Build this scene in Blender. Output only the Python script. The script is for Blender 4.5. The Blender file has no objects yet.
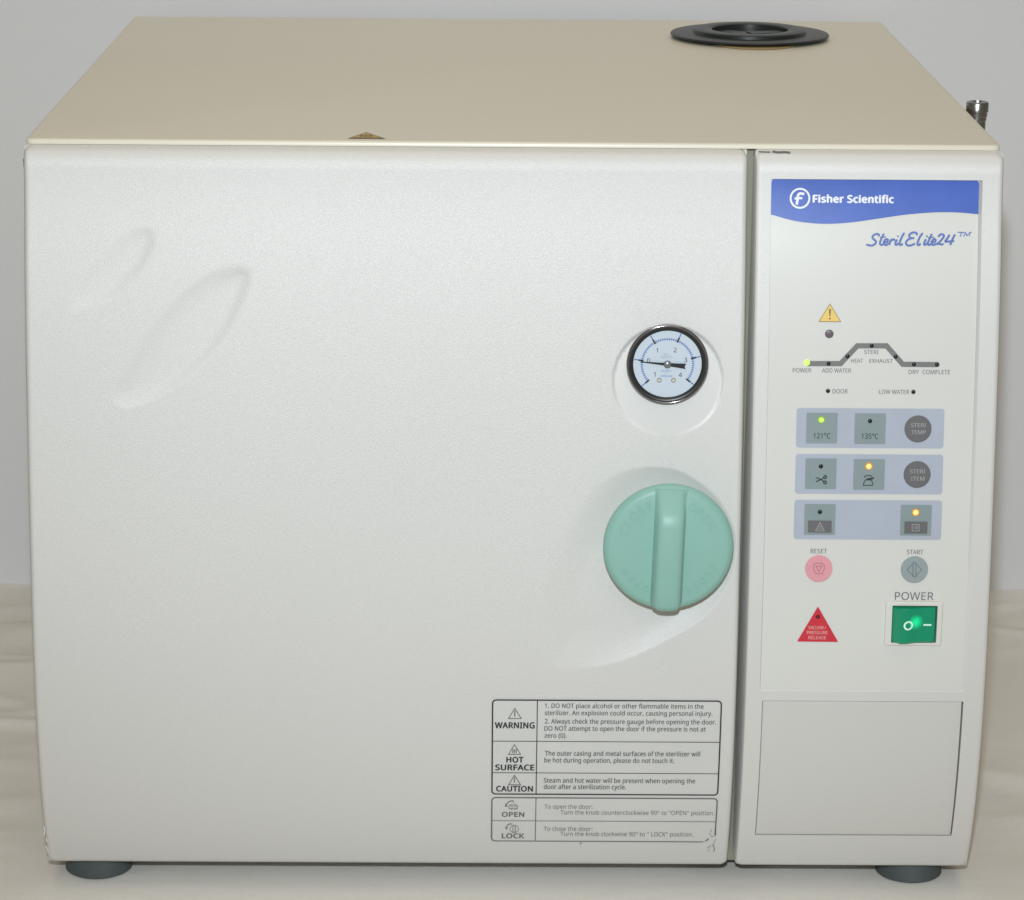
import bpy, bmesh, math, random
import numpy as np
from mathutils import Vector, Matrix
random.seed(4)
sc = bpy.context.scene
COL = sc.collection

# ------------------------------------------------------------------ camera
ZT = 0.456                      # height of the cabinet's top plate above the cloth
FPX = 3000.0
PITCH, YAW, ROLL = 0.27025, 0.00926764, 0.00860935
CAM = np.array([-0.01530541, -1.70501249, 0.28907862 + ZT])
def cam_axes(p, y, r):
    cy, sy, cp, sp = math.cos(y), math.sin(y), math.cos(p), math.sin(p)
    f = np.array([sy*cp, cy*cp, -sp]); rt = np.array([cy, -sy, 0.0]); up = np.cross(rt, f)
    cr, sr = math.cos(r), math.sin(r)
    return cr*rt + sr*up, -sr*rt + cr*up, f
CR, CU, CF = cam_axes(PITCH, YAW, ROLL)
cd = bpy.data.cameras.new('camera'); cam = bpy.data.objects.new('camera', cd); COL.objects.link(cam)
cd.sensor_width = 36.0; cd.lens = FPX*36.0/1024.0; cd.clip_start = 0.05; cd.clip_end = 50
M = Matrix.Identity(4)
for i in range(3):
    M[i][0] = CR[i]; M[i][1] = CU[i]; M[i][2] = -CF[i]; M[i][3] = CAM[i]
cam.matrix_world = M
sc.camera = cam

# front face profile: how far the bowed front stands forward of the top plate's edge
PC = (-8.252371788611498, 6.211275445908477, -1.9341405942677847, 0.3724247260183812, 0.0020610922904602557)
def pol(t):
    a = PC[0]
    for c in PC[1:]: a = a*t + c
    return a
T0, T1, T2, R1 = 0.0028, 0.0150, 0.0500, 0.0108     # rolled top edge, then blend into the bow
def prof(z):
    t = ZT - z
    if t >= T2: return pol(t)
    if t <= T0: return 0.0
    if t < T1:
        q = (t-T0)/(T1-T0); return R1*math.sqrt(max(0.0, 1-(1-q)**2)) + 0.10*(t-T1)*q
    h = T2-T1; u = (t-T1)/h
    m0 = 0.10*h; m1 = (pol(T2+1e-4)-pol(T2-1e-4))/2e-4*h
    return (2*u**3-3*u*u+1)*R1 + (u**3-2*u*u+u)*m0 + (-2*u**3+3*u*u)*pol(T2) + (u**3-u*u)*m1
RB = (0.0, 0.0, 0.0, 0.0)      # recess of the control sheet, filled below
def rec_depth(z):               # recess depth of the control sheet
    return 0.0028*min(1, max(0.10, (z-0.115)/(0.43-0.115)))
def s_front(x, z): return prof(z)
def s_sheet(x, z): return prof(z) - rec_depth(z)
def ray(u, v): 
    d = CF*FPX + CR*(u-512.0) - CU*(v-450.0)
    return d/np.linalg.norm(d)
def P(u, v, s=s_front, lift=0.0):   # measured position on the surface -> (x, z)
    d = ray(u, v); k = -CAM[1]/d[1]
    for _ in range(60):
        q = CAM + k*d
        yy = -(s(q[0], q[2]) + lift)
        k += (yy - q[1])/d[1]*0.6
    q = CAM + k*d
    return float(q[0]), float(q[2])
def on_plane_z(u, v, z):
    d = ray(u, v); k = (z-CAM[2])/d[2]; return CAM + k*d
def on_plane_y(u, v, y):
    d = ray(u, v); k = (y-CAM[1])/d[1]; return CAM + k*d

# ------------------------------------------------------------------ materials
def lin(c): 
    c /= 255.0
    return c/12.92 if c <= 0.04045 else ((c+0.055)/1.055)**2.4
def srgb(r, g, b): return (lin(r), lin(g), lin(b), 1)
def mat(name, col, rough=0.5, metal=0.0, bump=None, emit=None, spec=0.5, var=None, coat=0.0, mask=None, attr=None):
    m = bpy.data.materials.new(name); m.use_nodes = True
    nt = m.node_tree; b = nt.nodes['Principled BSDF']
    b.inputs['Base Color'].default_value = col
    b.inputs['Roughness'].default_value = rough
    b.inputs['Metallic'].default_value = metal
    b.inputs['Specular IOR Level'].default_value = spec
    b.inputs['Coat Weight'].default_value = coat
    tc = nt.nodes.new('ShaderNodeTexCoord')
    if var:                       # (scale, amount, [stretch])
        n = nt.nodes.new('ShaderNodeTexNoise'); n.inputs['Scale'].default_value = var[0]; n.inputs['Detail'].default_value = 5
        mp = nt.nodes.new('ShaderNodeMapping'); nt.links.new(tc.outputs['Object'], mp.inputs[0])
        if len(var) > 2: mp.inputs['Scale'].default_value = var[2]
        nt.links.new(mp.outputs[0], n.inputs['Vector'])
        r = nt.nodes.new('ShaderNodeMapRange'); r.inputs['From Min'].default_value = 0.3; r.inputs['From Max'].default_value = 0.7
        r.inputs['To Min'].default_value = 1-var[1]; r.inputs['To Max'].default_value = 1+var[1]
        nt.links.new(n.outputs[0], r.inputs[0])
        h = nt.nodes.new('ShaderNodeHueSaturation'); h.inputs['Color'].default_value = col
        nt.links.new(r.outputs[0], h.inputs['Value']); nt.links.new(h.outputs[0], b.inputs['Base Color'])
    if bump:                      # list of (scale, strength, distance)
        prev = None
        for (s, st, di) in bump:
            n = nt.nodes.new('ShaderNodeTexNoise'); n.inputs['Scale'].default_value = s; n.inputs['Detail'].default_value = 3
            nt.links.new(tc.outputs['Object'], n.inputs['Vector'])
            bp = nt.nodes.new('ShaderNodeBump'); bp.inputs['Strength'].default_value = st; bp.inputs['Distance'].default_value = di
            if attr:
                at = nt.nodes.new('ShaderNodeAttribute'); at.attribute_name = attr
                mm = nt.nodes.new('ShaderNodeMath'); mm.operation = 'MULTIPLY'; mm.inputs[1].default_value = st
                nt.links.new(at.outputs['Fac'], mm.inputs[0]); nt.links.new(mm.outputs[0], bp.inputs['Strength'])
            nt.links.new(n.outputs[0], bp.inputs['Height'])
            if prev: nt.links.new(prev.outputs[0], bp.inputs['Normal'])
            prev = bp
        nt.links.new(prev.outputs[0], b.inputs['Normal'])
    if emit:
        b.inputs['Emission Color'].default_value = emit[0]; b.inputs['Emission Strength'].default_value = emit[1]
    return m
CREAM = (0.70, 0.675, 0.60, 1)
M_door = mat('cream_textured_plastic', (0.645, 0.635, 0.61, 1), 0.40, spec=1.0, bump=[(2200, 0.50, 0.0004), (4500, 0.28, 0.0003)], var=(5, 0.012), attr='grain')
M_panel = mat('cream_panel_plastic', (0.645, 0.635, 0.61, 1), 0.40, spec=1.0, bump=[(2200, 0.38, 0.0004), (4500, 0.2, 0.0003)], var=(5, 0.012))
M_cover = mat('smooth_cream_plastic', (0.61, 0.60, 0.57, 1), 0.4, bump=[(700, 0.2, 0.0002)])
M_top = mat('beige_enamel_steel', (0.71, 0.67, 0.555, 1), 0.36, bump=[(1500, 0.12, 0.0002)], var=(7, 0.012))
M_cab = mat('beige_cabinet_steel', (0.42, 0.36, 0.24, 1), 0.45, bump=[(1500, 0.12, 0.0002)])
M_gap = mat('shaded_gap_beige', (0.27, 0.265, 0.20, 1), 0.6, var=(30, 0.05))  # cabinet beige with the gap's shade put into the colour
M_sheet = mat('pale_grey_film', (0.67, 0.665, 0.63, 1), 0.32, bump=[(400, 0.05, 0.0002)], var=(20, 0.01))
M_label = mat('worn_clear_label', (0.62, 0.615, 0.59, 1), 0.33, var=(25, 0.02))
M_blue = mat('blue_print', (0.055, 0.125, 0.50, 1), 0.3, var=(60, 0.06))
M_bluetext = mat('dark_blue_ink', (0.07, 0.13, 0.42, 1), 0.4)
M_white = mat('white_print', (0.80, 0.82, 0.92, 1), 0.35)
M_ink = mat('black_ink', (0.02, 0.022, 0.025, 1), 0.5)
M_ink2 = mat('grey_ink', (0.13, 0.13, 0.13, 1), 0.5)
M_ink3 = mat('faded_ink', (0.17, 0.175, 0.17, 1), 0.55)
M_strip = mat('lavender_grey_print', (0.42, 0.455, 0.54, 1), 0.35, var=(40, 0.03))
M_sq = mat('grey_green_key', (0.24, 0.30, 0.31, 1), 0.4, var=(60, 0.03))
M_dark = mat('dark_grey_key', (0.135, 0.13, 0.135, 1), 0.4, var=(60, 0.03))
M_keytext = mat('key_lettering_grey', (0.36, 0.37, 0.36, 1), 0.5)
M_pink = mat('pink_key', (0.74, 0.33, 0.38, 1), 0.38, var=(60, 0.03))
M_pinkink = mat('pink_key_ink', (0.36, 0.13, 0.17, 1), 0.5)
M_start = mat('steel_grey_key', (0.30, 0.35, 0.36, 1), 0.4, var=(60, 0.03))
M_startink = mat('start_key_ink', (0.13, 0.16, 0.17, 1), 0.5)
M_red = mat('red_print', (0.60, 0.03, 0.05, 1), 0.38, var=(60, 0.04))
M_yellow = mat('yellow_print', (0.80, 0.56, 0.13, 1), 0.4)
M_brownink = mat('olive_ink', (0.16, 0.12, 0.03, 1), 0.5)
M_led_off = mat('unlit_lamp', (0.012, 0.012, 0.014, 1), 0.2)
M_led_grey = mat('violet_grey_lamp', (0.16, 0.12, 0.15, 1), 0.35)
M_led_green = mat('lit_green_lamp', (0.4, 0.7, 0.1, 1), 0.3, emit=((0.50, 0.85, 0.13, 1), 0.75))
M_led_gring = mat('green_lamp_rim', (0.22, 0.42, 0.04, 1), 0.3, emit=((0.25, 0.5, 0.03, 1), 0.25))
M_led_amber = mat('lit_amber_lamp', (0.9, 0.6, 0.2, 1), 0.3, emit=((1.0, 0.62, 0.16, 1), 0.95))
M_led_aring = mat('amber_lamp_rim', (0.6, 0.25, 0.03, 1), 0.3, emit=((0.8, 0.3, 0.02, 1), 0.35))
M_knob = mat('mint_green_plastic', (0.258, 0.475, 0.412, 1), 0.44, bump=[(300, 0.08, 0.0003)], var=(18, 0.03))
M_chrome = mat('polished_chrome', (0.36, 0.355, 0.38, 1), 0.12, 1.0)
M_blackpl = mat('black_rim', (0.02, 0.021, 0.022, 1), 0.35)
M_dial = mat('pale_blue_dial', (0.58, 0.65, 0.73, 1), 0.45)
M_dialblue = mat('dial_blue_ink', (0.06, 0.16, 0.48, 1), 0.5)
M_dialgrey = mat('dial_grey_ink', (0.30, 0.38, 0.43, 1), 0.5)
M_olive = mat('dial_olive_ink', (0.30, 0.24, 0.08, 1), 0.5)
M_needle = mat('needle_black', (0.015, 0.018, 0.02, 1), 0.4)
M_hub = mat('needle_hub_grey', (0.25, 0.27, 0.28, 1), 0.35, 0.6)
M_rubber = mat('grey_rubber', (0.07, 0.085, 0.085, 1), 0.75, bump=[(250, 0.3, 0.0005)], var=(60, 0.15))
M_lid = mat('charcoal_plastic', (0.016, 0.020, 0.019, 1), 0.38, spec=0.35, bump=[(600, 0.1, 0.0002)])
M_liddisc = mat('yellow_brown_disc', (0.30, 0.22, 0.09, 1), 0.5)
M_steel = mat('worn_steel', (0.30, 0.30, 0.28, 1), 0.3, 1.0, bump=[(300, 0.5, 0.0005)])
M_switchframe = mat('cream_switch_frame', (0.70, 0.69, 0.64, 1), 0.35)
M_switchdark = mat('switch_well', (0.01, 0.10, 0.06, 1), 0.4)

# ------------------------------------------------------------------ helpers
def link(name, me, material, parent=None, smooth=False, angle=None):
    o = bpy.data.objects.new(name, me); COL.objects.link(o)
    if material: me.materials.append(material)
    if parent: o.parent = parent
    if smooth:
        for p in me.polygons: p.use_smooth = True
        if angle is not None:
            try: me.set_sharp_from_angle(angle=math.radians(angle))
            except Exception: pass
    return o
def from_bm(name, bm, material, parent=None, smooth=False, angle=35, recalc=True):
    if recalc: bmesh.ops.recalc_face_normals(bm, faces=bm.faces)
    me = bpy.data.meshes.new(name); bm.to_mesh(me); bm.free()
    return link(name, me, material, parent, smooth, angle)
def from_data(name, vs, fs, material, parent=None, smooth=False, angle=None):
    me = bpy.data.meshes.new(name); me.from_pydata([tuple(map(float, v)) for v in vs], [], fs); me.update()
    return link(name, me, material, parent, smooth, angle)

class Art:
    """flat printed artwork laid on a front surface; every vertex sits on the curved face"""
    def __init__(s, surf=s_front, lift=0.0003):
        s.vs = []; s.fs = []; s.surf = surf; s.lift = lift; s.n = 0
    def w(s, u, v): return P(u, v, s.surf, s.lift)
    def addxz(s, pts, faces, dl=None):
        b = len(s.vs); s.n += 1
        l = s.lift + (s.n % 12)*0.000012 if dl is None else s.lift + dl
        for x, z in pts: s.vs.append((x, -(s.surf(x, z)+l), z))
        for f in faces: s.fs.append([b+i for i in f])
    def poly(s, px):
        w = [s.w(*p) for p in px]
        s.polyw(w)
    def polyw(s, w):
        a = sum(w[i][0]*w[(i+1) % len(w)][1]-w[(i+1) % len(w)][0]*w[i][1] for i in range(len(w)))
        if a < 0: w = w[::-1]
        s.addxz(w, [list(range(len(w)))])
    def disc(s, u, v, r, n=28):
        x, z = s.w(u, v); x2, _ = s.w(u+r, v); R = x2-x
        s.polyw([(x+R*math.cos(2*math.pi*i/n), z+R*math.sin(2*math.pi*i/n)) for i in range(n)])
    def ring(s, u, v, r0, r1, n=36, a0=0, a1=360, sq=1.0):
        x, z = s.w(u, v); k = s.w(u+1, v)[0]-x
        pts = []; fs = []
        for i in range(n+1):
            a = math.radians(a0+(a1-a0)*i/n)
            for r in (r0, r1): pts.append((x+k*r*math.cos(a), z+k*r*math.sin(a)*sq))
        for i in range(n): fs.append((2*i, 2*i+1, 2*i+3, 2*i+2))
        s.addxz(pts, fs)
    def rect(s, u0, v0, u1, v1, rad=0, rows=None):
        """upright rectangle measured at its corners; u0,v0 top-left, u1,v1 bottom-right"""
        um, vm = (u0+u1)/2, (v0+v1)/2
        xl, _ = s.w(u0, vm); xr, _ = s.w(u1, vm); _, zt = s.w(um, v0); _, zb = s.w(um, v1)
        s.rectw(xl, zb, xr, zt, rad*(xr-xl)/max(1e-6, u1-u0))
    def rectw(s, xl, zb, xr, zt, rad=0):
        zs = []
        if rad > 0:
            k = 6
            for i in range(k+1):
                zs.append((zt-rad+rad*math.cos(math.pi/2*i/k), rad-rad*math.sin(math.pi/2*i/k)))
            n = max(1, int((zt-zb-2*rad)/0.004))
            for i in range(1, n): zs.append((zt-rad-(zt-zb-2*rad)*i/n, 0))
            for i in range(k, -1, -1):
                zs.append((zb+rad-rad*math.cos(math.pi/2*i/k), rad-rad*math.sin(math.pi/2*i/k)))
        else:
            n = max(1, int((zt-zb)/0.004)+1)
            zs = [(zt-(zt-zb)*i/n, 0) for i in range(n+1)]
        pts = []; fs = []
        for z, c in zs: pts += [(xl+c, z), (xr-c, z)]
        for i in range(len(zs)-1): fs.append((2*i, 2*i+2, 2*i+3, 2*i+1))
        s.addxz(pts, fs)
    def stroke(s, px, width, closed=False, smooth=False, step=6.0, taper=False):
        pts = [np.array(p, float) for p in px]
        if smooth: pts = catmull(pts, closed, 6)
        out = []
        m = len(pts)
        for i in range(m if closed else m-1):
            a = pts[i]; b = pts[(i+1) % m]; n = max(1, int(np.linalg.norm(b-a)/step))
            for k in range(n): out.append(a+(b-a)*k/n)
        if not closed: out.append(pts[-1])
        n = len(out); L = []; R = []
        for i in range(n):
            a = out[(i-1) % n] if (closed or i > 0) else out[i]
            b = out[(i+1) % n] if (closed or i < n-1) else out[i]
            p = out[i]
            d1 = p-a; d2 = b-p
            l1 = np.linalg.norm(d1); l2 = np.linalg.norm(d2)
            d1 = d1/l1 if l1 > 1e-9 else d2/max(l2, 1e-9)
            d2 = d2/l2 if l2 > 1e-9 else d1
            t = d1+d2; t /= max(np.linalg.norm(t), 1e-9)
            nrm = np.array([-t[1], t[0]]); c = max(0.5, abs(float(np.dot(nrm, np.array([-d1[1], d1[0]])))))
            h = width/2/c
            if taper: h *= 0.45+0.55*math.sin(math.pi*min(1, max(0, i/(n-1))))
            L.append(s.w(*(p+nrm*h))); R.append(s.w(*(p-nrm*h)))
        vv = []; fs = []
        for i in range(n): vv += [L[i], R[i]]
        for i in range(n if closed else n-1):
            j = (i+1) % n; fs.append((2*i, 2*j, 2*j+1, 2*i+1))
        s.addxz(vv, fs)
    def text(s, body, u0, u1, vbase, cap, bold=0.0, italic=0.0, slope=0.0065):
        """one upright line from u0 to u1 with its baseline at vbase; cap = capital height in the photograph's units"""
        V, F = text_mesh(body, bold, italic)
        um = (u0+u1)/2
        x0, z0 = s.w(u0, vbase+(u0-um)*slope); x1, _ = s.w(u1, vbase+(u1-um)*slope)
        _, zb = s.w(um, vbase); _, zc = s.w(um, vbase-cap)
        w = V[:, 0].max()-V[:, 0].min(); mx = V[:, 0].min()
        kx = (x1-x0)/w; kz = (zc-zb)/CAPH
        hb = bold*0.75                      # heavier weights: the glyph laid again a hair to each side
        for ox, oz in ([(0, 0)] if hb < 0.004 else [(-hb, 0), (hb, 0), (0, hb*0.7), (0, -hb*0.7)] if hb > 0.02 else [(-hb, 0), (hb, 0)]):
            s.addxz([(x0+(a-mx+ox)*kx, zb+(b+oz)*kz) for a, b in V], F)
    def build(s, name, material, parent=None):
        vs = s.vs; fs = s.fs
        bm = bmesh.new(); bv = [bm.verts.new(v) for v in vs]
        for f in fs:
            try: bm.faces.new([bv[i] for i in f])
            except ValueError: pass
        big = [f for f in bm.faces if len(f.verts) > 4]
        if big: bmesh.ops.triangulate(bm, faces=big)
        for f in bm.faces:
            f.normal_update()
            if f.normal.y > 0: f.normal_flip()
        me = bpy.data.meshes.new(name); bm.to_mesh(me); bm.free()
        return link(name, me, material, parent)
def catmull(pts, closed, k):
    n = len(pts); out = []
    rng = range(n) if closed else range(n-1)
    for i in rng:
        if closed: p0, p1, p2, p3 = pts[(i-1) % n], pts[i], pts[(i+1) % n], pts[(i+2) % n]
        else: p0, p1, p2, p3 = pts[max(i-1, 0)], pts[i], pts[i+1], pts[min(i+2, n-1)]
        for j in range(k):
            t = j/k
            out.append(0.5*((2*p1)+(-p0+p2)*t+(2*p0-5*p1+4*p2-p3)*t*t+(-p0+3*p1-3*p2+p3)*t**3))
    if not closed: out.append(pts[-1])
    return out
_tc = {}
try: SANS = bpy.data.fonts.load(bpy.utils.system_resource('DATAFILES') + '/fonts/NotoSansHebrew-Regular.woff2')   # comes with Blender
except Exception: SANS = None
def text_mesh(body, bold=0.0, italic=0.0, align='LEFT'):
    key = (body, bold, italic)
    if key in _tc: return _tc[key]
    c = bpy.data.curves.new('lettering_curve', 'FONT'); c.body = body; c.size = 1
    if SANS: c.font = SANS
    c.resolution_u = 3
    c.space_character = 1.0 + bold*1.2
    o = bpy.data.objects.new('lettering_curve', c); COL.objects.link(o)
    bpy.context.view_layer.update()
    me = bpy.data.meshes.new_from_object(o.evaluated_get(bpy.context.evaluated_depsgraph_get()))
    V = np.array([(v.co.x+italic*v.co.y, v.co.y) for v in me.vertices]); F = [list(p.vertices) for p in me.polygons]
    bpy.data.objects.remove(o); bpy.data.curves.remove(c); bpy.data.meshes.remove(me)
    _tc[key] = (V, F)
    return V, F
CAPH = 1.0
CAPH = float(text_mesh('H')[0][:, 1].max())

def bevel_all(bm, w, seg=2, angle=30):
    es = [e for e in bm.edges if len(e.link_faces) == 2 and e.calc_face_angle(0) > math.radians(angle)]
    bmesh.ops.bevel(bm, geom=es, offset=w, segments=seg, profile=0.5, affect='EDGES', clamp_overlap=True)
def add_box(bm, x0, x1, y0, y1, z0, z1):
    r = bmesh.ops.create_cube(bm, size=1)
    for v in r['verts']:
        v.co = Vector(((x0+x1)/2+v.co.x*(x1-x0), (y0+y1)/2+v.co.y*(y1-y0), (z0+z1)/2+v.co.z*(z1-z0)))
    return r['verts']
def lathe(profile, axis_o, axis='y', n=64, close_end=True):
    """profile: list of (radius, height along the axis); axis 'y' points toward the viewer (-y), 'z' up"""
    bm = bmesh.new(); rings = []
    ox, oy, oz = axis_o
    for r, h in profile:
        ring = []
        for i in range(n):
            a = 2*math.pi*i/n
            if axis == 'y': co = (ox+r*math.cos(a), oy-h, oz+r*math.sin(a))
            else: co = (ox+r*math.cos(a), oy+r*math.sin(a), oz+h)
            ring.append(bm.verts.new(co))
        rings.append(ring)
    for a, b in zip(rings, rings[1:]):
        for i in range(n): bm.faces.new((a[i], a[(i+1) % n], b[(i+1) % n], b[i]))
    if close_end:
        bm.faces.new(rings[-1]); bm.faces.new(rings[0][::-1])
    return bm

def bowed_panel(xl, xr, zb, zt, knots_x, knots_z, disp, rc=(0.004, 0.004, 0.004, 0.004), redge=0.003, yback=0.02, grain=None):
    """a bowed front moulding: outline with rounded corners (tl,tr,bl,br), rolled edges and a return wall behind"""
    kz = sorted(set([zb, zt] + list(knots_z) + [zb+0.006*i/8 for i in range(9)] + [zt-0.006*i/8 for i in range(9)] + [ZT-T0-(T1-T0)*(1-math.cos(math.pi/2*i/14)) for i in range(15)] + [ZT-T1-0.002*i for i in range(1, 18)]))
    kz = [z for z in kz if zb <= z <= zt]
    kx = sorted(set([xl, xr] + list(knots_x) + [xl+0.006*i/8 for i in range(9)] + [xr-0.006*i/8 for i in range(9)]))
    kx = [x for x in kx if xl <= x <= xr]
    vs = []; fs = []; gr = []
    nx = len(kx); nz = len(kz)
    for z in kz:
        def ins(top, bot):
            c = 0
            if z > zt-top: d = z-(zt-top); c = top-math.sqrt(max(0, top*top-d*d))
            if z < zb+bot: d = (zb+bot)-z; c = max(c, bot-math.sqrt(max(0, bot*bot-d*d)))
            return c
        cl = ins(rc[0], rc[2]); crr = ins(rc[1], rc[3])
        for x in kx:
            fl = max(0, 1-(x-xl)/0.02); fr = max(0, 1-(xr-x)/0.02)
            xx = x + cl*fl - crr*fr
            e = min(xx-(xl+cl), (xr-crr)-xx, z-zb, zt-z)
            cx = max(xl+0.005-xx, xx-(xr-0.005), 0); cz = max(zb+0.005-z, z-(zt-0.005), 0)
            if cx > 0 and cz > 0: e = min(e, max(0, 0.005-math.hypot(cx, cz)))
            y = -(prof(z)+disp(xx, z))
            if e < redge: 
                q = redge-max(e, 0); y += redge-math.sqrt(max(0, redge*redge-q*q))
            vs.append((xx, y, z)); gr.append(1.0 if grain is None else grain(xx, z))
    for j in range(nz-1):
        for i in range(nx-1):
            a = j*nx+i; fs.append((a, a+1, a+nx+1, a+nx))
    loop = [i for i in range(nx)] + [j*nx+nx-1 for j in range(1, nz)] + [(nz-1)*nx+i for i in range(nx-2, -1, -1)] + [j*nx for j in range(nz-2, 0, -1)]
    b = len(vs)
    for i in loop:
        x, y, z = vs[i]; vs.append((x, yback, z)); gr.append(1.0)
    n = len(loop)
    for k in range(n): fs.append((loop[k], b+k, b+(k+1) % n, loop[(k+1) % n]))
    return vs, fs, gr
def knots(a, b, step):
    n = max(1, int(round((b-a)/step))); return [a+(b-a)*i/n for i in range(n+1)]

# ------------------------------------------------------------------ sterilizer
root = bpy.data.objects.new('sterilizer', None); COL.objects.link(root)
root['label'] = 'cream white tabletop steam sterilizer with round gauge, mint green knob and control panel'
root['category'] = 'sterilizer'

W2 = 0.280
ZB = ZT-0.4431                     # bottom edge of door and control housing
ZTOP = ZT-0.0031                   # where they meet the top plate
xg0, xg1 = 0.1338, 0.1385      # gap between door and housing

# cabinet ------------------------------------------------------------
bm = bmesh.new()
add_box(bm, -W2+0.003, W2-0.003, 0.030, 0.545, 0.026, ZT-0.0035)
bevel_all(bm, 0.003, 2)
from_bm('cabinet', bm, M_top, root, True)
cabinet = [o for o in COL.objects if o.name == 'cabinet'][0]
for sx in (-1, 1):
    bm = bmesh.new()
    a, b = sorted((sx*(W2-0.0010), sx*(W2-0.0115)))
    add_box(bm, a, b, 0.004, 0.54, ZB-0.0022, 0.040)
    bevel_all(bm, 0.0008, 1)
    from_bm('side_flange', bm, M_cab, cabinet)
bm = bmesh.new()
add_box(bm, xg0-0.02, xg1+0.02, 0.010, 0.032, ZB-0.0045, ZT-0.0036)
from_bm('shaded_gap_back', bm, M_gap, cabinet)  # backs the gap between door and housing, coloured dark for its shade
bm = bmesh.new(); add_box(bm, xg0-0.008, xg0+0.0004, 0.0035, 0.020, ZB+0.20, ZT-0.0036)
from_bm('front_flange', bm, M_top, cabinet)

# top plate ----------------------------------------------------------
def rrect(x0, x1, y0, y1, r, n=6):
    pts = []
    for cx, cy, a in ((x1-r, y0+r, -90), (x1-r, y1-r, 0), (x0+r, y1-r, 90), (x0+r, y0+r, 180)):
        for i in range(n+1):
            t = math.radians(a+90*i/n); pts.append((cx+r*math.cos(t), cy+r*math.sin(t)))
    return pts
bm = bmesh.new()
levels = [(0.0000, ZT-0.0030), (0.0000, ZT-0.0012), (0.0004, ZT-0.0005), (0.0012, ZT-0.0001), (0.0026, ZT)]
rings = []
for ins, z in levels:
    rings.append([bm.verts.new((x, y, z)) for x, y in rrect(-W2+ins, W2-ins, 0.0+ins, 0.550-ins, 0.0045)])
for a, b in zip(rings, rings[1:]):
    n = len(a)
    for i in range(n): bm.faces.new((a[i], a[(i+1) % n], b[(i+1) % n], b[i]))
bm.faces.new(rings[-1]); bm.faces.new(rings[0][::-1])
top = from_bm('top_cover', bm, M_top, root, True, 60)
# triangular sticker on the top plate
def topxy(u, v, z=ZT): q = on_plane_z(u, v, z); return float(q[0]), float(q[1])
A = topxy(347.5, 138.8); B = topxy(386.0, 139.0); C = topxy(366.3, 132.4)
def tri_flat(name, A, B, C, z, ins, m, par):
    cx = (A[0]+B[0]+C[0])/3; cy = (A[1]+B[1]+C[1])/3
    vs = [(cx+(p[0]-cx)*ins, cy+(p[1]-cy)*ins, z) for p in (A, B, C)]
    return from_data(name, vs, [(0, 1, 2)], m, par)
st = tri_flat('hot_surface_sticker', A, B, C, ZT+0.0002, 1.0, M_brownink, top)
sty = None
cx = (A[0]+B[0]+C[0])/3; cy = (A[1]+B[1]+C[1])/3
vs = [(cx+(p[0]-cx)*0.80, cy+(p[1]-cy)*0.80, ZT+0.0004) for p in (A, B, C)]
fs = [(0, 1, 2)]
st.data.materials.append(mat('sticker_yellow', (0.48, 0.30, 0.06, 1), 0.4))
bm = bmesh.new(); bm.from_mesh(st.data)
f = bm.faces.new([bm.verts.new(v) for v in vs]); f.material_index = 1
for k in (-1, 0, 1):           # three heat waves of the symbol
    for j in range(5):
        y0 = cy-0.0035+j*0.0016; x0 = cx+k*0.0026+0.0005*(1 if j % 2 else -1)
        f = bm.faces.new([bm.verts.new(p) for p in ((x0-0.0004, y0, ZT+0.0006), (x0+0.0004, y0, ZT+0.0006), (x0+0.0004-0.0005, y0+0.0016, ZT+0.0006), (x0-0.0009, y0+0.0016, ZT+0.0006))])
        f.material_index = 0
bmesh.ops.recalc_face_normals(bm, faces=bm.faces)
for f in bm.faces:
    if f.normal.z < 0: f.normal_flip()
bm.to_mesh(st.data); bm.free()

# filler lid on the top plate -------------------------------------------
LZ = ZT+0.0040
xl, yc1 = topxy(672, 35.5, LZ); xr, _ = topxy(831.8, 36.5, LZ)
_, yf = topxy(750, 46.6, ZT+0.0016)
LR = (xr-xl)/2; lx = (xl+xr)/2; ly = yf+LR
ly = min(ly, 0.545-LR*0.99)
prof_l = [(LR*0.90, 0.0014), (LR*0.985, 0.0018), (LR, 0.0028), (LR*0.99, 0.0036), (LR*0.96, 0.0039), (LR*0.715, 0.0041), (LR*0.705, 0.0062), (LR*0.69, 0.0067),
          (LR*0.50, 0.0067), (LR*0.48, 0.0061), (LR*0.475, 0.0030), (LR*0.47, -0.020), (LR*0.02, -0.021)]
bm = lathe(prof_l, (lx, ly, ZT), 'z', 72, False)
lid = from_bm('filler_lid', bm, M_lid, root, True, 40)
bm = lathe([(LR*0.30, 0.0001), (LR*0.50, 0.0001), (LR*0.51, 0.0006), (LR*0.50, 0.0011), (LR*0.3, 0.0012)], (lx+LR*0.02, ly-LR*0.60, ZT), 'z', 48)
from_bm('lid_disc', bm, M_liddisc, lid, True, 40)  # flat yellow-brown disc showing below the lid's front edge
bm = bmesh.new()
for a in (20, 140, 262):
    vs_ = add_box(bm, 0, LR*0.47, -0.006, 0.006, 0.000, 0.0050)
    bmesh.ops.rotate(bm, verts=vs_, cent=(0, 0, 0), matrix=Matrix.Rotation(math.radians(a), 3, 'Z'))
    bmesh.ops.translate(bm, verts=vs_, vec=(lx, ly, ZT-0.001*(1+a/200)))
from_bm('lid_spoke', bm, M_lid, lid)

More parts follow.
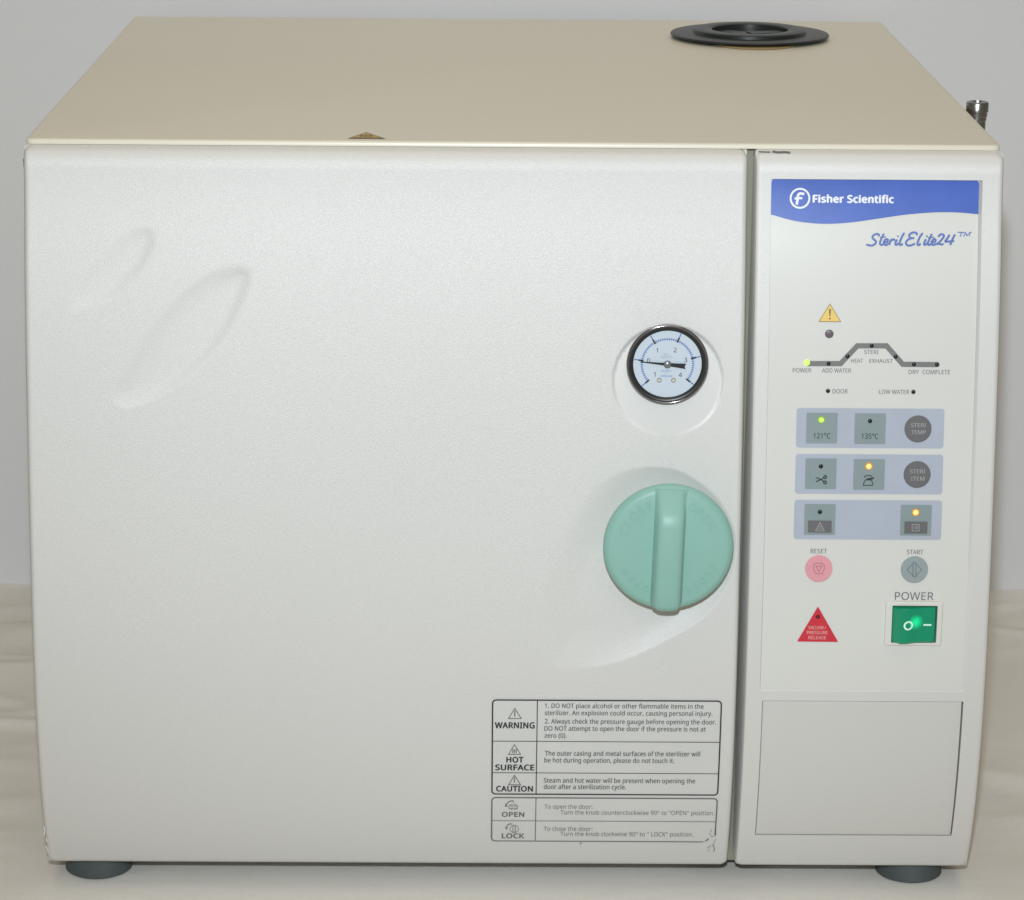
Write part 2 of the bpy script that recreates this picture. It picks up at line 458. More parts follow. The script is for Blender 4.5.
# steel stem behind the right side ---------------------------------------
sy = 0.150
q1 = on_plane_y(966.5, 101.5, sy); q2 = on_plane_y(988.8, 101.5, sy)
sr = (q2[0]-q1[0])/2; sxx = (q1[0]+q2[0])/2; sz = q1[2]
bm = lathe([(sr*0.8, -0.10), (sr*0.8, -0.012), (sr*0.86, -0.0115), (sr*0.86, -0.0095), (sr*0.92, -0.009), (sr*0.92, -0.0065), (sr*1.0, -0.006), (sr*1.0, -0.0008), (sr*0.93, 0.0), (sr*0.62, 0.0), (sr*0.58, -0.002), (sr*0.1, -0.0022)], (sxx, sy, sz), 'z', 32)
stem = from_bm('steel_stem', bm, M_steel, root, True, 35)
bm = bmesh.new(); add_box(bm, W2-0.006, sxx+sr*0.9, sy-0.008, sy+0.008, sz-0.108, sz-0.098); bevel_all(bm, 0.001, 2)
from_bm('bracket', bm, M_steel, stem)
# hinge pin at the left
hx, hz = P(22.0, 165.5)
bm = bmesh.new(); add_box(bm, -W2-0.0011, -W2+0.004, -0.003, 0.006, hz-0.0032, hz+0.0032); bevel_all(bm, 0.0012, 2)
from_bm('hinge_pin', bm, M_blackpl, root, True)

# door -----------------------------------------------------------------
def outline(px): return np.array(catmull([np.array(P(*p)) for p in px], True, 5))
leaf1 = outline([(150, 228), (155, 240.6), (147, 262.5), (131, 281), (109, 300), (87.5, 309), (73.4, 309), (76.6, 287.5), (93.8, 262.5), (118.8, 237.5), (137.5, 228)])
leaf2 = outline([(231, 267), (247, 270), (250, 281), (240.6, 309), (222, 340.6), (200, 365.6), (175, 387.5), (147, 403), (122, 408), (112.5, 394), (125, 369), (150, 331), (178, 297), (206, 275)])
scoop = outline([(650, 467), (677.8, 470.6), (700, 483), (719.4, 501), (732, 523), (737, 545.6), (733, 570.6), (722, 595.6), (700, 620.6), (672, 637), (639, 654), (611, 663.6), (583, 668.5), (555.6, 666.4), (541.7, 648), (536, 607), (547, 559), (566.7, 520.6), (591.7, 490), (619.4, 473)])
def sdist(poly, x, z):
    a = poly; b = np.roll(poly, -1, axis=0); d = b-a; p = np.array([x, z])
    t = np.clip(((p-a)*d).sum(1)/np.maximum((d*d).sum(1), 1e-12), 0, 1)
    q = a+d*t[:, None]; dist = np.sqrt(((p-q)**2).sum(1).min())
    c = ((a[:, 1] > z) != (b[:, 1] > z)) & (x < (b[:, 0]-a[:, 0])*(z-a[:, 1])/np.where(np.abs(b[:, 1]-a[:, 1]) < 1e-12, 1e-12, b[:, 1]-a[:, 1])+a[:, 0])
    return dist if c.sum() % 2 else -dist
def bb(poly): return poly[:, 0].min(), poly[:, 0].max(), poly[:, 1].min(), poly[:, 1].max()
BB1, BB2, BBS = bb(leaf1), bb(leaf2), bb(scoop)
gxc, gzc = P(668, 381); gx2, _ = P(724, 381); GRR = gx2-gxc
def sm(t): t = min(1, max(0, t)); return t*t*(3-2*t)
def door_disp(x, z):
    d = 0.0
    for poly, B_, dep in ((leaf1, BB1, 0.0014), (leaf2, BB2, 0.0016)):
        if B_[0] < x < B_[1] and B_[2] < z < B_[3]:
            s = sdist(poly, x, z)
            if s > 0:
                f = ((x-B_[0])/(B_[1]-B_[0])*0.5+(z-B_[2])/(B_[3]-B_[2])*0.5)   # runs out toward the lower left
                ac = (x-(B_[0]+B_[1])/2)*0.80-(z-(B_[2]+B_[3])/2)*0.60
                wl = 0.0140-0.0055*min(1, max(-0.3, ac/0.008))
                k = 1-(1-min(1, s/wl))**2
                d -= dep*k*(0.70+0.30*sm(f*1.3))
    if BBS[0] < x < BBS[1] and BBS[2] < z < BBS[3]:
        s = sdist(scoop, x, z)
        if s > 0:
            f = (x-BBS[0])/(BBS[1]-BBS[0])
            low = 1-(z-BBS[2])/(BBS[3]-BBS[2])
            crisp = min(1, max(0, f*1.7-0.35)+0.9*max(0, low-0.55))
            k1 = 1-(1-min(1, s/0.016))**2; k2 = sm(s/0.026)
            d -= 0.0042*(crisp*k1+(1-crisp)*k2)*(0.35+0.65*sm(f*1.25))
    rr = math.hypot(x-gxc, z-gzc)
    if rr < GRR:
        k = min(1, (GRR-rr)/0.0014)
        d -= 0.0016*sm(k)*(z-gzc+GRR)/(2*GRR)
    return d
def door_grain(x, z):
    rr = math.hypot(x-gxc, z-gzc)
    return 0.12 if rr < GRR*1.0 else 1.0
kx = knots(-W2, xg0, 0.0022); kz = knots(ZB, ZTOP, 0.0022)
kx += knots(P(532, 550)[0], xg0-0.001, 0.0011); kz += knots(P(600, 672)[1], P(660, 320)[1], 0.0011)
vs, fs, gr = bowed_panel(-W2, xg0, ZB, ZTOP, kx, kz, door_disp, rc=(0.0012, 0.0050, 0.0008, 0.0040), redge=0.0032, yback=0.026, grain=door_grain)
door = from_data('door', vs, fs, M_door, root, True, 50)
at = door.data.attributes.new('grain', 'FLOAT', 'POINT'); at.data.foreach_set('value', gr)

# control housing ------------------------------------------------------
bxl, _ = P(767.0, 430, s_sheet); bxr, _ = P(973.0, 430, s_sheet)
_, bzt = P(875, 180.2, s_front); _, bzb = P(865, 690.8, s_front)
cxl, _ = P(759.5, 765); cxr, _ = P(959.0, 765); _, czt = P(864, 701.3); _, czb = P(853, 835.3)
DR = 0.0016
def housing_disp(x, z):
    if bxl-0.0004 <= x <= bxr+DR+0.0004 and bzb-0.0002 <= z <= bzt+0.0004:
        k = min(1, (x-(bxl-0.0003))/0.0003, ((bxr+DR)-x)/DR, (z-(bzb-0.0001))/0.0006, ((bzt+0.0003)-z)/0.0003)
        if k > 0: return -rec_depth(z)*min(1, k)
    if cxl-1e-5 <= x <= cxr+1e-5 and czb-1e-5 <= z <= czt+1e-5: 
        return -0.006
    return 0.0
ee = 0.00003
kx = knots(xg1, W2+0.0006, 0.004) + [bxl-0.0003, bxl, bxr, bxr+DR/2, bxr+DR, cxl-ee*2, cxl, cxr, cxr+ee*2]
kz = knots(ZB, ZTOP, 0.004) + [bzb-0.0001, bzb+0.0005, bzt, bzt+0.0003, czb-ee*2, czb, czt, czt+ee*2]
vs, fs, gr = bowed_panel(xg1, W2+0.0006, ZB, ZTOP, kx, kz, housing_disp, rc=(0.0022, 0.0022, 0.0036, 0.0012), redge=0.0026, yback=0.026)
housing = from_data('control_housing', vs, fs, M_panel, root, True, 28)
# service cover filling the pocket in the housing
gl, gr_, gt, gb = 0.0003, 0.00065, 0.00045, 0.00025
X0, X1, Z0, Z1 = cxl+gl, cxr-gr_, czb+gb, czt-gt
kx = knots(X0, X1, 0.008)+[X0+0.0003, X1-0.0003, X0+0.0006, X1-0.0006]; kz = knots(Z0, Z1, 0.004)+[Z0+0.0003, Z1-0.0003, Z0+0.0006, Z1-0.0006]
kx = sorted(set(kx)); kz = sorted(set(kz)); vs = []; fs = []
for z in kz:
    for x in kx:
        e = min(x-X0, X1-x, z-Z0, Z1-z); q = max(0, 0.0006-e)
        low = 0.0012*sm((z-Z0)/(Z1-Z0))
        vs.append((x, -(prof(z)-low-0.0002)+0.0006-math.sqrt(max(0, 0.0006**2-q*q)), z))
nx = len(kx)
for j in range(len(kz)-1):
    for i in range(nx-1): a = j*nx+i; fs.append((a, a+1, a+nx+1, a+nx))
loop = list(range(nx))+[j*nx+nx-1 for j in range(1, len(kz))]+[(len(kz)-1)*nx+i for i in range(nx-2, -1, -1)]+[j*nx for j in range(len(kz)-2, 0, -1)]
b = len(vs); n = len(loop)
for i in loop: x, y, z = vs[i]; vs.append((x, y+0.0045, z))
for k in range(n): fs.append((loop[k], b+k, b+(k+1) % n, loop[(k+1) % n]))
from_data('service_cover', vs, fs, M_cover, housing, True, 40)
# dark scuffed marking at the top of the housing
a = Art(s_front, 0.0003)
a.stroke([(758.5, 151.4), (764, 151.9), (770.5, 152.0)], 1.1); a.stroke([(772.5, 151.4), (778, 152.4), (784, 152.0), (790.3, 152.6)], 2.0)
a.build('scuffed_marking', M_ink2, housing)

# ------------------------------------------------------------------ control sheet
a = Art(s_sheet, 0.0002); a.rectw(bxl+0.00005, bzb+0.0007, bxr-0.00005, bzt-0.0001, 0.0018)
sheet = a.build('control_sheet', M_sheet, root)
a = Art(s_sheet, 0.00045)
wave = [(772.7, 214.9), (795.5, 221), (823.2, 223.8), (851, 222.4), (878.7, 218.5), (906.4, 214.6), (934, 212.4), (956.3, 212.4), (979, 214.3)]
ww = catmull([np.array(a.w(*p)) for p in wave], False, 6)
pts = []; fs = []
x0w, x1w = bxl+0.0001, bxr-0.0001; zt_ = bzt-0.00015
N = 90; xs_ = sorted([x0w+(x1w-x0w)*i/N for i in range(N+1)]+[x0w+0.0002*i for i in range(1, 9)]+[x1w-0.0002*i for i in range(1, 9)])
wx = np.array([p[0] for p in ww]); wz = np.array([p[1] for p in ww])
K = 8
for x in xs_:
    e = min(x-x0w, x1w-x); rd = 0.0019
    ztop = zt_-(rd-math.sqrt(max(0, rd*rd-(rd-e)**2)) if e < rd else 0)
    zb_ = float(np.interp(x, wx, wz))
    for k in range(K+1): pts.append((x, zb_+(ztop-zb_)*k/K))
for i in range(len(xs_)-1):
    for k in range(K): q = i*(K+1)+k; fs.append((q, q+K+1, q+K+2, q+1))
a.addxz(pts, fs); a.build('header_band', M_blue, sheet)
# emblem
a = Art(s_sheet, 0.0007)
a.ring(800, 198.3, 8.4, 10.3, 48)
sc1 = lambda L_: [(740+x/8.533, 180+y/8.533) for x, y in L_]
a.stroke(sc1([(548, 122), (530, 116), (508, 117), (496, 130), (491, 165), (484, 210)]), 2.6, smooth=True, step=1)
a.stroke(sc1([(466, 158), (532, 154)]), 2.2)
a.build('emblem', M_white, sheet)
a = Art(s_sheet, 0.0007); a.text('Fisher Scientific', 813.2, 893.3, 202.6, 7.2, bold=0.07); a.build('maker_lettering', M_white, sheet)
# model name, hand-drawn script strokes
a = Art(s_sheet, 0.0005)
sc2 = lambda L_: [(860+x/7.877, 180+y/7.877) for x, y in L_]
ST = [[(150, 444), (148, 430), (128, 425), (104, 438), (98, 455), (112, 470), (126, 484), (118, 504), (92, 516), (58, 511), (52, 504)],
      [(188, 422), (172, 455), (158, 490), (162, 510), (178, 508), (190, 496)],
      [(190, 494), (216, 484), (220, 470), (206, 466), (190, 482), (188, 502), (204, 512), (226, 498)],
      [(246, 466), (236, 490), (230, 512)], [(234, 494), (250, 472), (268, 468), (270, 478)],
      [(292, 468), (280, 492), (280, 508), (292, 508), (304, 496)],
      [(350, 416), (336, 436), (316, 480), (312, 504), (322, 512), (336, 500)],
      [(450, 434), (442, 416), (414, 414), (390, 430), (390, 448), (408, 458), (428, 456)], [(408, 458), (380, 468), (362, 490), (368, 510), (396, 516), (434, 500)],
      [(494, 418), (474, 444), (456, 484), (452, 504), (462, 512), (478, 500)],
      [(520, 466), (506, 492), (506, 508), (518, 508), (530, 496)],
      [(566, 424), (550, 460), (536, 492), (540, 510), (554, 508), (566, 496)],
      [(566, 494), (592, 484), (596, 470), (582, 466), (566, 482), (564, 502), (580, 512), (604, 500)],
      [(616, 448), (632, 430), (656, 430), (660, 446), (640, 474), (604, 508)], [(604, 508), (622, 500), (640, 508), (658, 502)],
      [(706, 430), (686, 462), (672, 484), (700, 484), (742, 480)], [(748, 428), (728, 468), (710, 512)]]
for k, s_ in enumerate(ST): a.stroke(sc2(s_), 2.05, smooth=True, step=1, taper=False)
a.stroke(sc2([(158, 452), (204, 448)]), 1.2); a.stroke(sc2([(534, 454), (584, 450)]), 1.2)
a.stroke(sc2([(294, 446), (304, 438)]), 1.6); a.stroke(sc2([(522, 446), (532, 438)]), 1.6)
for s_ in ([(768, 411), (824, 413)], [(800, 412), (789, 446)], [(816, 446), (832, 414), (841, 440)], [(841, 440), (864, 414), (862, 444)], [(864, 414), (880, 411)]): a.stroke(sc2(s_), 0.95)
a.build('model_lettering', M_bluetext, sheet)
# warning symbol
def tri_art(a, apex, bl, br, wdt): a.stroke([apex, br, bl], wdt, closed=True, step=3)
a = Art(s_sheet, 0.0005); a.poly([(829.9, 303.6), (841.0, 321.8), (818.6, 321.6)]); ws = a.build('warning_symbol', M_yellow, sheet)
a = Art(s_sheet, 0.0007); tri_art(a, (829.9, 303.9), (819.0, 321.5), (840.7, 321.7), 0.5)
a.poly([(829.0, 309.0), (830.9, 309.0), (830.4, 316.4), (829.4, 316.4)]); a.disc(829.9, 318.6, 0.9, 10)
a.build('exclamation_mark', M_brownink, sheet)
# status path
a = Art(s_sheet, 0.0005)
a.stroke([(807, 363.6), (840.6, 363.6), (857.4, 345.8), (886.5, 345.8), (902.8, 364.3), (937, 364.6)], 5.2, step=3)
a.disc(937, 364.6, 2.6)
a.build('status_path', M_ink3, sheet)
def lamp(u, v, r, m, rim=None, h=0.0007, base=0.0005):
    x, z = P(u, v, s_sheet, 0.0006); k = P(u+1, v, s_sheet, 0.0006)[0]-x; R = r*k
    y = -(s_sheet(x, z)+base)
    pr = [(R, -0.0003), (R, h*0.25), (R*0.8, h*0.7), (R*0.45, h*0.95), (R*0.05, h)]
    o = from_bm('indicator_light', lathe(pr, (x, y, z), 'y', 20), m, sheet, True, 60)
    if rim:
        o2 = from_bm('indicator_light_rim', lathe([(R*1.5, -0.0003), (R*1.45, 0.0001), (R*0.95, 0.00018)], (x, y, z), 'y', 20), rim, sheet, True, 60)
    return o
for (u, v) in ((828.6, 363.7), (847.6, 356.4), (871.8, 345.8), (895.6, 356.8), (914, 364.4), (937, 364.6)): lamp(u, v, 2.1, M_led_off)
lamp(807.0, 362.8, 3.0, M_led_green)
lamp(828, 391.0, 2.15, M_led_off); lamp(913.4, 392.0, 2.15, M_led_off); lamp(829.3, 334.0, 4.3, M_led_grey)
for t_, u0, u1, vb, cp in (('POWER', 792.8, 811.3, 372.4, 4.2), ('ADD WATER', 822, 851, 372.6, 4.2), ('STERI', 864.3, 878.4, 354.0, 4.0), ('HEAT', 851, 863, 362.6, 3.8),
                           ('EXHAUST', 869.3, 892.6, 362.8, 3.8), ('DRY', 908.6, 918.8, 374.0, 4.2), ('COMPLETE', 922.6, 950.0, 374.2, 4.2),
                           ('DOOR', 832.6, 847.6, 393.4, 4.2), ('LOW WATER', 879.0, 909.2, 394.0, 4.2), ('RESET', 810.6, 827.0, 553.3, 4.4), ('START', 906.8, 923.2, 554.2, 4.4)):
    a = Art(s_sheet, 0.0005); a.text(t_, u0, u1, vb, cp, bold=0.012); a.build('status_lettering', M_ink3, sheet)
a = Art(s_sheet, 0.0005); a.text('POWER', 894.8, 933.4, 600.0, 7.7, bold=0.004); a.build('power_lettering', M_ink2, sheet)
# button strips
for (u0, v0, u1, v1) in ((796.3, 408.4, 944.0, 448.0), (795.3, 454.4, 942.8, 494.0), (794.0, 500.2, 941.6, 539.5)):
    a = Art(s_sheet, 0.00045); a.rect(u0, v0, u1, v1, 3.2); a.build('button_strip', M_strip, sheet)
def key_sq(u0, v0, u1, v1):
    a = Art(s_sheet, 0.0007); a.rect(u0, v0, u1, v1, 0.8); return a.build('button', M_sq, sheet)
for b_ in ((806.3, 412.8, 837.4, 443.3), (854.6, 413.4, 885.6, 443.9), (805.3, 458.5, 836.3, 489.0), (853.4, 459.2, 884.6, 489.7), (804.3, 504.1, 835.3, 534.8), (900.4, 504.9, 931.4, 535.6)): key_sq(*b_)
def key_round(u, v, r, m):
    x, z = P(u, v, s_sheet, 0.0006); k = P(u+1, v, s_sheet, 0.0006)[0]-x; R = r*k
    dz = 0.004; sl = (s_sheet(x, z+dz)-s_sheet(x, z-dz))/(2*dz)
    y = -(s_sheet(x, z)+0.0005)
    bm = lathe([(R, -0.0006), (R, 0.0003), (R*0.97, 0.00055), (R*0.5, 0.0006), (R*0.05, 0.0006)], (x, y, z), 'y', 48)
    for v_ in bm.verts: v_.co.y -= sl*(v_.co.z-z)
    return from_bm('button', bm, m, sheet, True, 12)
key_round(918.0, 428.9, 13.5, M_dark); key_round(917.1, 474.5, 13.5, M_dark); key_round(818.8, 568.6, 13.6, M_pink); key_round(914.4, 569.6, 13.6, M_start)
for (u, v, m_, rm) in ((821.3, 419.8, M_led_green, M_led_gring), (868.8, 466.2, M_led_amber, M_led_aring), (915.7, 512.4, M_led_amber, M_led_aring)): lamp(u, v, 2.5, m_, rm, base=0.0008)
for (u, v) in ((870.0, 421.0), (820.9, 466.3), (819.9, 511.9)): lamp(u, v, 2.2, M_led_off, base=0.0008)
a = Art(s_sheet, 0.0010); a.text('121°C', 813.4, 830.2, 438.4, 5.3, bold=0.006); a.build('button_lettering', M_ink, sheet)
a = Art(s_sheet, 0.0010); a.text('135°C', 861.4, 878.2, 438.9, 5.3, bold=0.006); a.build('button_lettering', M_ink, sheet)
a = Art(s_sheet, 0.0010)
sc5 = lambda L_: [(790+x/10.0, 455+y/10.0) for x, y in L_]
a.stroke(sc5([(258, 225), (312, 246), (345, 270)]), 1.0); a.stroke(sc5([(260, 268), (312, 244), (342, 224)]), 1.0)
a.ring(825.2, 477.0, 0.8, 2.0, 14); a.ring(825.0, 482.4, 0.8, 2.0, 14); a.build('scissors_symbol', M_ink, sheet)
a = Art(s_sheet, 0.0010)
a.stroke(sc5([(733, 303), (735, 290), (752, 250), (815, 250), (830, 290), (822, 303)]), 0.8, closed=True, step=2)
a.stroke(sc5([(745, 215), (765, 206), (810, 206), (820, 222)]), 0.8); a.stroke(sc5([(765, 244), (800, 238), (838, 230)]), 1.7); a.stroke(sc5([(742, 216), (752, 226)]), 0.9)
a.build('tray_symbol', M_ink, sheet)
a = Art(s_sheet, 0.0010); a.rect(808.0, 520.6, 831.6, 532.6, 0.5); a.build('button_patch', M_dark, sheet)
a = Art(s_sheet, 0.0010); a.rect(904.4, 521.6, 927.4, 533.6, 0.5); a.build('button_patch', M_dark, sheet)
a = Art(s_sheet, 0.0013)
tri_art(a, (819.9, 522.4), (815.6, 530.8), (824.4, 530.9), 0.6); tri_art(a, (819.9, 525.6), (818.0, 529.0), (821.8, 529.0), 0.45); a.build('button_symbol', M_keytext, sheet)
a = Art(s_sheet, 0.0013)
a.stroke([(912.2, 524.4), (919.2, 524.4), (919.2, 530.8), (912.2, 530.8)], 0.6, closed=True, step=3)
a.stroke([(914.2, 526.4), (914.2, 528.8)], 0.5); a.stroke([(915.8, 526.2), (917.6, 526.2), (917.6, 528.8), (915.8, 528.8)], 0.5, closed=True)
a.build('button_symbol', M_keytext, sheet)
for ws_ in ((('STERI', 911.0, 925.8, 427.2), ('TEMP', 911.4, 925.6, 434.2)), (('STERI', 910.0, 925.2, 473.4), ('ITEM', 911.0, 924.4, 480.6))):
    a = Art(s_sheet, 0.0013)
    for t_, u0, u1, vb in ws_: a.text(t_, u0, u1, vb, 4.0, bold=0.01)
    a.build('button_lettering', M_keytext, sheet)

a = Art(s_sheet, 0.0013)     # stop sign and clearing symbol of the reset button
a.stroke([(813.6, 564.6), (815.8, 563.2), (821.8, 563.2), (824.2, 564.8), (824.2, 569.4), (822.0, 573.8), (815.8, 573.8), (813.4, 569.4)], 0.55, closed=True, step=2)
a.stroke([(815.8, 566.0), (821.8, 566.0), (818.8, 571.6)], 0.55, closed=True, step=2)
a.build('button_symbol', M_pinkink, sheet)
a = Art(s_sheet, 0.0013)
a.stroke([(914.4, 562.0), (907.2, 569.8), (914.4, 577.4)], 0.6, step=2); a.stroke([(914.6, 562.0), (921.8, 569.8), (914.6, 577.4)], 0.6, step=2)
a.stroke([(913.0, 562.6), (913.0, 577.0)], 0.7); a.stroke([(915.9, 562.6), (915.9, 577.0)], 0.7)
a.build('button_symbol', M_startink, sheet)
# red release triangle
a = Art(s_sheet, 0.0005)
tp = [(818.3, 607.0), (837.8, 641.3), (837.2, 642.0), (798.0, 641.6), (797.4, 640.9), (817.6, 607.0)]
a.poly(tp); a.build('release_button', M_red, sheet)
a = Art(s_sheet, 0.0008)
for t_, u0, u1, vb in (('VACUUM /', 808.3, 825.8, 629.2), ('PRESSURE', 806.8, 827.6, 634.2), ('RELEASE', 808.4, 826.0, 639.2)): a.text(t_, u0, u1, vb, 3.3, bold=0.008)
a.build('release_lettering', mat('pink_white_print', (0.75, 0.45, 0.42, 1), 0.45), sheet)
lamp(817.9, 616.8, 1.9, mat('dark_red_lamp', (0.06, 0.004, 0.008, 1), 0.3), base=0.0005)

# ------------------------------------------------------------------ power switch
SL = 0.0022
fx0, fzm = P(885.2, 624, s_sheet, SL); fx1, _ = P(942.2, 624, s_sheet, SL)
_, fzt = P(913, 601.6, s_sheet, SL); _, fzb = P(913, 646.2, s_sheet, SL)
rx0, _ = P(892.6, 624, s_sheet, SL); rx1, _ = P(935.6, 624, s_sheet, SL); _, rzt = P(913, 606.8, s_sheet, SL); _, rzb = P(913, 642.4, s_sheet, SL)
ysw = -(s_sheet(0.2, (fzt+fzb)/2))
bm = bmesh.new()
def rr2(x0, x1, z0, z1, r, n=4):
    return [(x, z) for x, z in rrect(x0, x1, z0, z1, r, n)]
lv = [(0.0, 0.0008), (0.0, -0.0016), (0.0003, -0.0021), (0.0009, -0.0023)]
rings = []
for ins, dy in lv: rings.append([bm.verts.new((x, ysw+dy, z)) for x, z in rr2(fx0+ins, fx1-ins, fzb+ins, fzt-ins, 0.0014)])
for ins, dy in ((0.0, -0.0022), (-0.0, 0.004)): rings.append([bm.verts.new((x, ysw+dy, z)) for x, z in rr2(rx0-0.0005-ins, rx1+0.0008+ins, rzb-0.0005, rzt+0.0008, 0.0005)])
for a_, b_ in zip(rings, rings[1:]):
    n = len(a_)
    for i in range(n): bm.faces.new((a_[i], a_[(i+1) % n], b_[(i+1) % n], b_[i]))
bm.faces.new(rings[-1])
switch = from_bm('power_switch', bm, M_switchframe, root, True, 35)
bm = bmesh.new(); add_box(bm, rx0-0.0004, rx1+0.0007, ysw-0.0009, ysw+0.0035, rzb-0.0004, rzt+0.0007)
from_bm('switch_well', bm, M_switchdark, switch)
# translucent rocker: O side standing out, I side pressed in
M_rock = mat('green_rocker', (0.0, 0.24, 0.13, 1), 0.16, emit=((0.0, 0.42, 0.15, 1), 0.35), coat=0.3)
nt = M_rock.node_tree; b_ = nt.nodes['Principled BSDF']
tc = nt.nodes.new('ShaderNodeTexCoord'); mp = nt.nodes.new('ShaderNodeMapping'); mp.vector_type = 'POINT'
gx_, gz_ = P(915.5, 622.5, s_sheet, 0.005)
vsb = nt.nodes.new('ShaderNodeVectorMath'); vsb.operation = 'DISTANCE'
vsb.inputs[1].default_value = (gx_, ysw-0.004, gz_)
nt.links.new(tc.outputs['Object'], vsb.inputs[0])
mr = nt.nodes.new('ShaderNodeMapRange'); mr.interpolation_type = 'SMOOTHSTEP'; mr.inputs['From Min'].default_value = 0.0; mr.inputs['From Max'].default_value = 0.0055
mr.inputs['To Min'].default_value = 1.5; mr.inputs['To Max'].default_value = 0.07
nt.links.new(vsb.outputs['Value'], mr.inputs[0]); nt.links.new(mr.outputs[0], b_.inputs['Emission Strength'])
bm = bmesh.new()
wx0 = P(901.0, 624, s_sheet, 0.0055)[0]
secs = [(rx0, -0.0010, 0), (wx0, -0.0056, 0.0009), (wx0+0.0035, -0.0055, 0.0003), ((wx0+rx1)/2, -0.0030, 0.0), (rx1-0.0006, -0.0014, 0.0), (rx1, 0.0005, 0)]
cols = []
for x, dy, ex in secs:
    dy -= 0.0009
    col_ = [bm.verts.new((x, ysw+0.003, rzt-0.0002)), bm.verts.new((x, ysw+dy+0.0006, rzt-0.0002)), bm.verts.new((x, ysw+dy, rzt-0.0010)), bm.verts.new((x, ysw+dy, rzb+0.0010)), bm.verts.new((x, ysw+dy+0.0006, rzb+0.0002)), bm.verts.new((x, ysw+0.003, rzb+0.0002))]
    cols.append(col_)
for a_, c_ in zip(cols, cols[1:]):
    for i in range(5): bm.faces.new((a_[i], a_[i+1], c_[i+1], c_[i]))
bm.faces.new(cols[0]); bm.faces.new(cols[-1][::-1])
rocker = from_bm('rocker', bm, M_rock, switch)
# O and I marks on the rocker (raised print)
def rock_y(x):
    for (xa, ya, _), (xb, yb, _) in zip(secs, secs[1:]):
        if xa <= x <= xb: return -0.0009+ysw+ya+(yb-ya)*(x-xa)/(xb-xa)
    return ysw
def s_rock(x, z): return -rock_y(x)
a = Art(s_rock, 0.0003); a.ring(908.4, 625.8, 2.9, 4.6, 28); a.stroke([(923.4, 624.9), (931.4, 625.0)], 1.7, step=1)
a.build('switch_marking', mat('pale_green_print', (0.62, 0.90, 0.75, 1), 0.4, emit=((0.5, 0.9, 0.7, 1), 0.1)), switch)

# ------------------------------------------------------------------ warning label on the door
a = Art(s_front, 0.0002)
lx0, _ = P(491.0, 745); lx1, _ = P(721.2, 745); _, lzt = P(605, 699.2); _, lzb = P(605, 843)
a.rectw(lx0, lzb, lx1, lzt, 0.002)
wl = a.build('warning_label', M_label, root)
a = Art(s_front, 0.00045)
def bx(a, x0, x1, zt, zb, w, r=0.0022, gap=False):
    pts = []
    for cx, cz, an in ((x1-r, zt-r, 90), (x1-r, zb+r, 0), (x0+r, zb+r, -90), (x0+r, zt-r, -180)):
        for i in range(5):
            t = math.radians(an-90*i/4); pts.append((cx+r*math.cos(t), cz+r*math.sin(t)))
    if gap: 
        # the lower right corner of the frame is rubbed away
        keep = [p for p in pts]
        seq = keep[10:]+keep[:5]
        strip(a, seq+[(x1, zb+r+0.0050)], w); strip(a, [(x1, zb+r+0.0075), (x1+0.0001, zb+r+0.0035), (x1-0.0002, zb+r+0.0030)], w*1.2)
        strip(a, [(x0+r, zb), (x1-r-0.0045, zb)], w*0.8)
        strip(a, [(x1-r-0.0035, zb+0.0004), (x1-r-0.0015, zb+0.0026)], w*0.9)
    else: strip(a, pts, w, True)
def strip(a, pts, w, closed=False):
    P_ = [np.array(p) for p in pts]; out = []
    m = len(P_)
    for i in range(m if closed else m-1):
        A_ = P_[i]; B_ = P_[(i+1) % m]; n = max(1, int(np.linalg.norm(B_-A_)/0.004))
        for k in range(n): out.append(A_+(B_-A_)*k/n)
    if not closed: out.append(P_[-1])
    n = len(out); vv = []; fs = []
    for i in range(n):
        p = out[i]; q0 = out[(i-1) % n] if closed or i > 0 else p; q1 = out[(i+1) % n] if closed or i < n-1 else p
        t = q1-q0; t = t/max(np.linalg.norm(t), 1e-9); nn = np.array([-t[1], t[0]])*w/2
        vv += [tuple(p+nn), tuple(p-nn)]
    for i in range(n if closed else n-1):
        j = (i+1) % n; fs.append((2*i, 2*j, 2*j+1, 2*i+1))
    a.addxz(vv, fs)
fx_0, _ = P(492.3, 745); fx_1, _ = P(719.8, 745); zz = lambda v, u=605: P(u, v)[1]
xd, _ = P(536.8, 745)
zr = [zz(v) for v in (700.3, 741.5, 773.0, 794.3)]; z2 = [zz(v) for v in (797.9, 821.0, 841.2)]
bx(a, fx_0, fx_1, zr[0], zr[3], 0.00085)
for z in zr[1:3]: strip(a, [(fx_0, z), (fx_1, z)], 0.00042)
strip(a, [(xd, zr[0]), (xd, zr[3])], 0.00055)
a.build('label_frame', M_ink, wl)
a = Art(s_front, 0.00045)
bx(a, fx_0, fx_1, z2[0], z2[2], 0.00080, gap=True)
strip(a, [(fx_0, z2[1]), (fx_1, z2[1])], 0.00038); strip(a, [(xd, z2[0]), (xd, z2[2])], 0.0005)
a.build('label_frame', M_ink2, wl)
a = Art(s_front, 0.00045)
for t_, u0, u1, vb, cp in (('WARNING', 495.0, 534.4, 728.2, 5.7), ('HOT', 506.6, 523.2, 762.4, 5.3), ('SURFACE', 495.5, 534.0, 770.2, 5.4), ('CAUTION', 496.4, 532.6, 791.4, 5.2)):
    a.text(t_, u0, u1, vb, cp, bold=0.045)
a.build('heading_lettering', M_ink, wl)
a = Art(s_front, 0.00045)
for t_, u0, u1, vb in (('OPEN', 502.0, 524.0, 816.8), ('LOCK', 502.0, 524.0, 838.2)): a.text(t_, u0, u1, vb, 4.6, bold=0.035)
a.build('heading_lettering', M_ink2, wl)
a = Art(s_front, 0.00045)
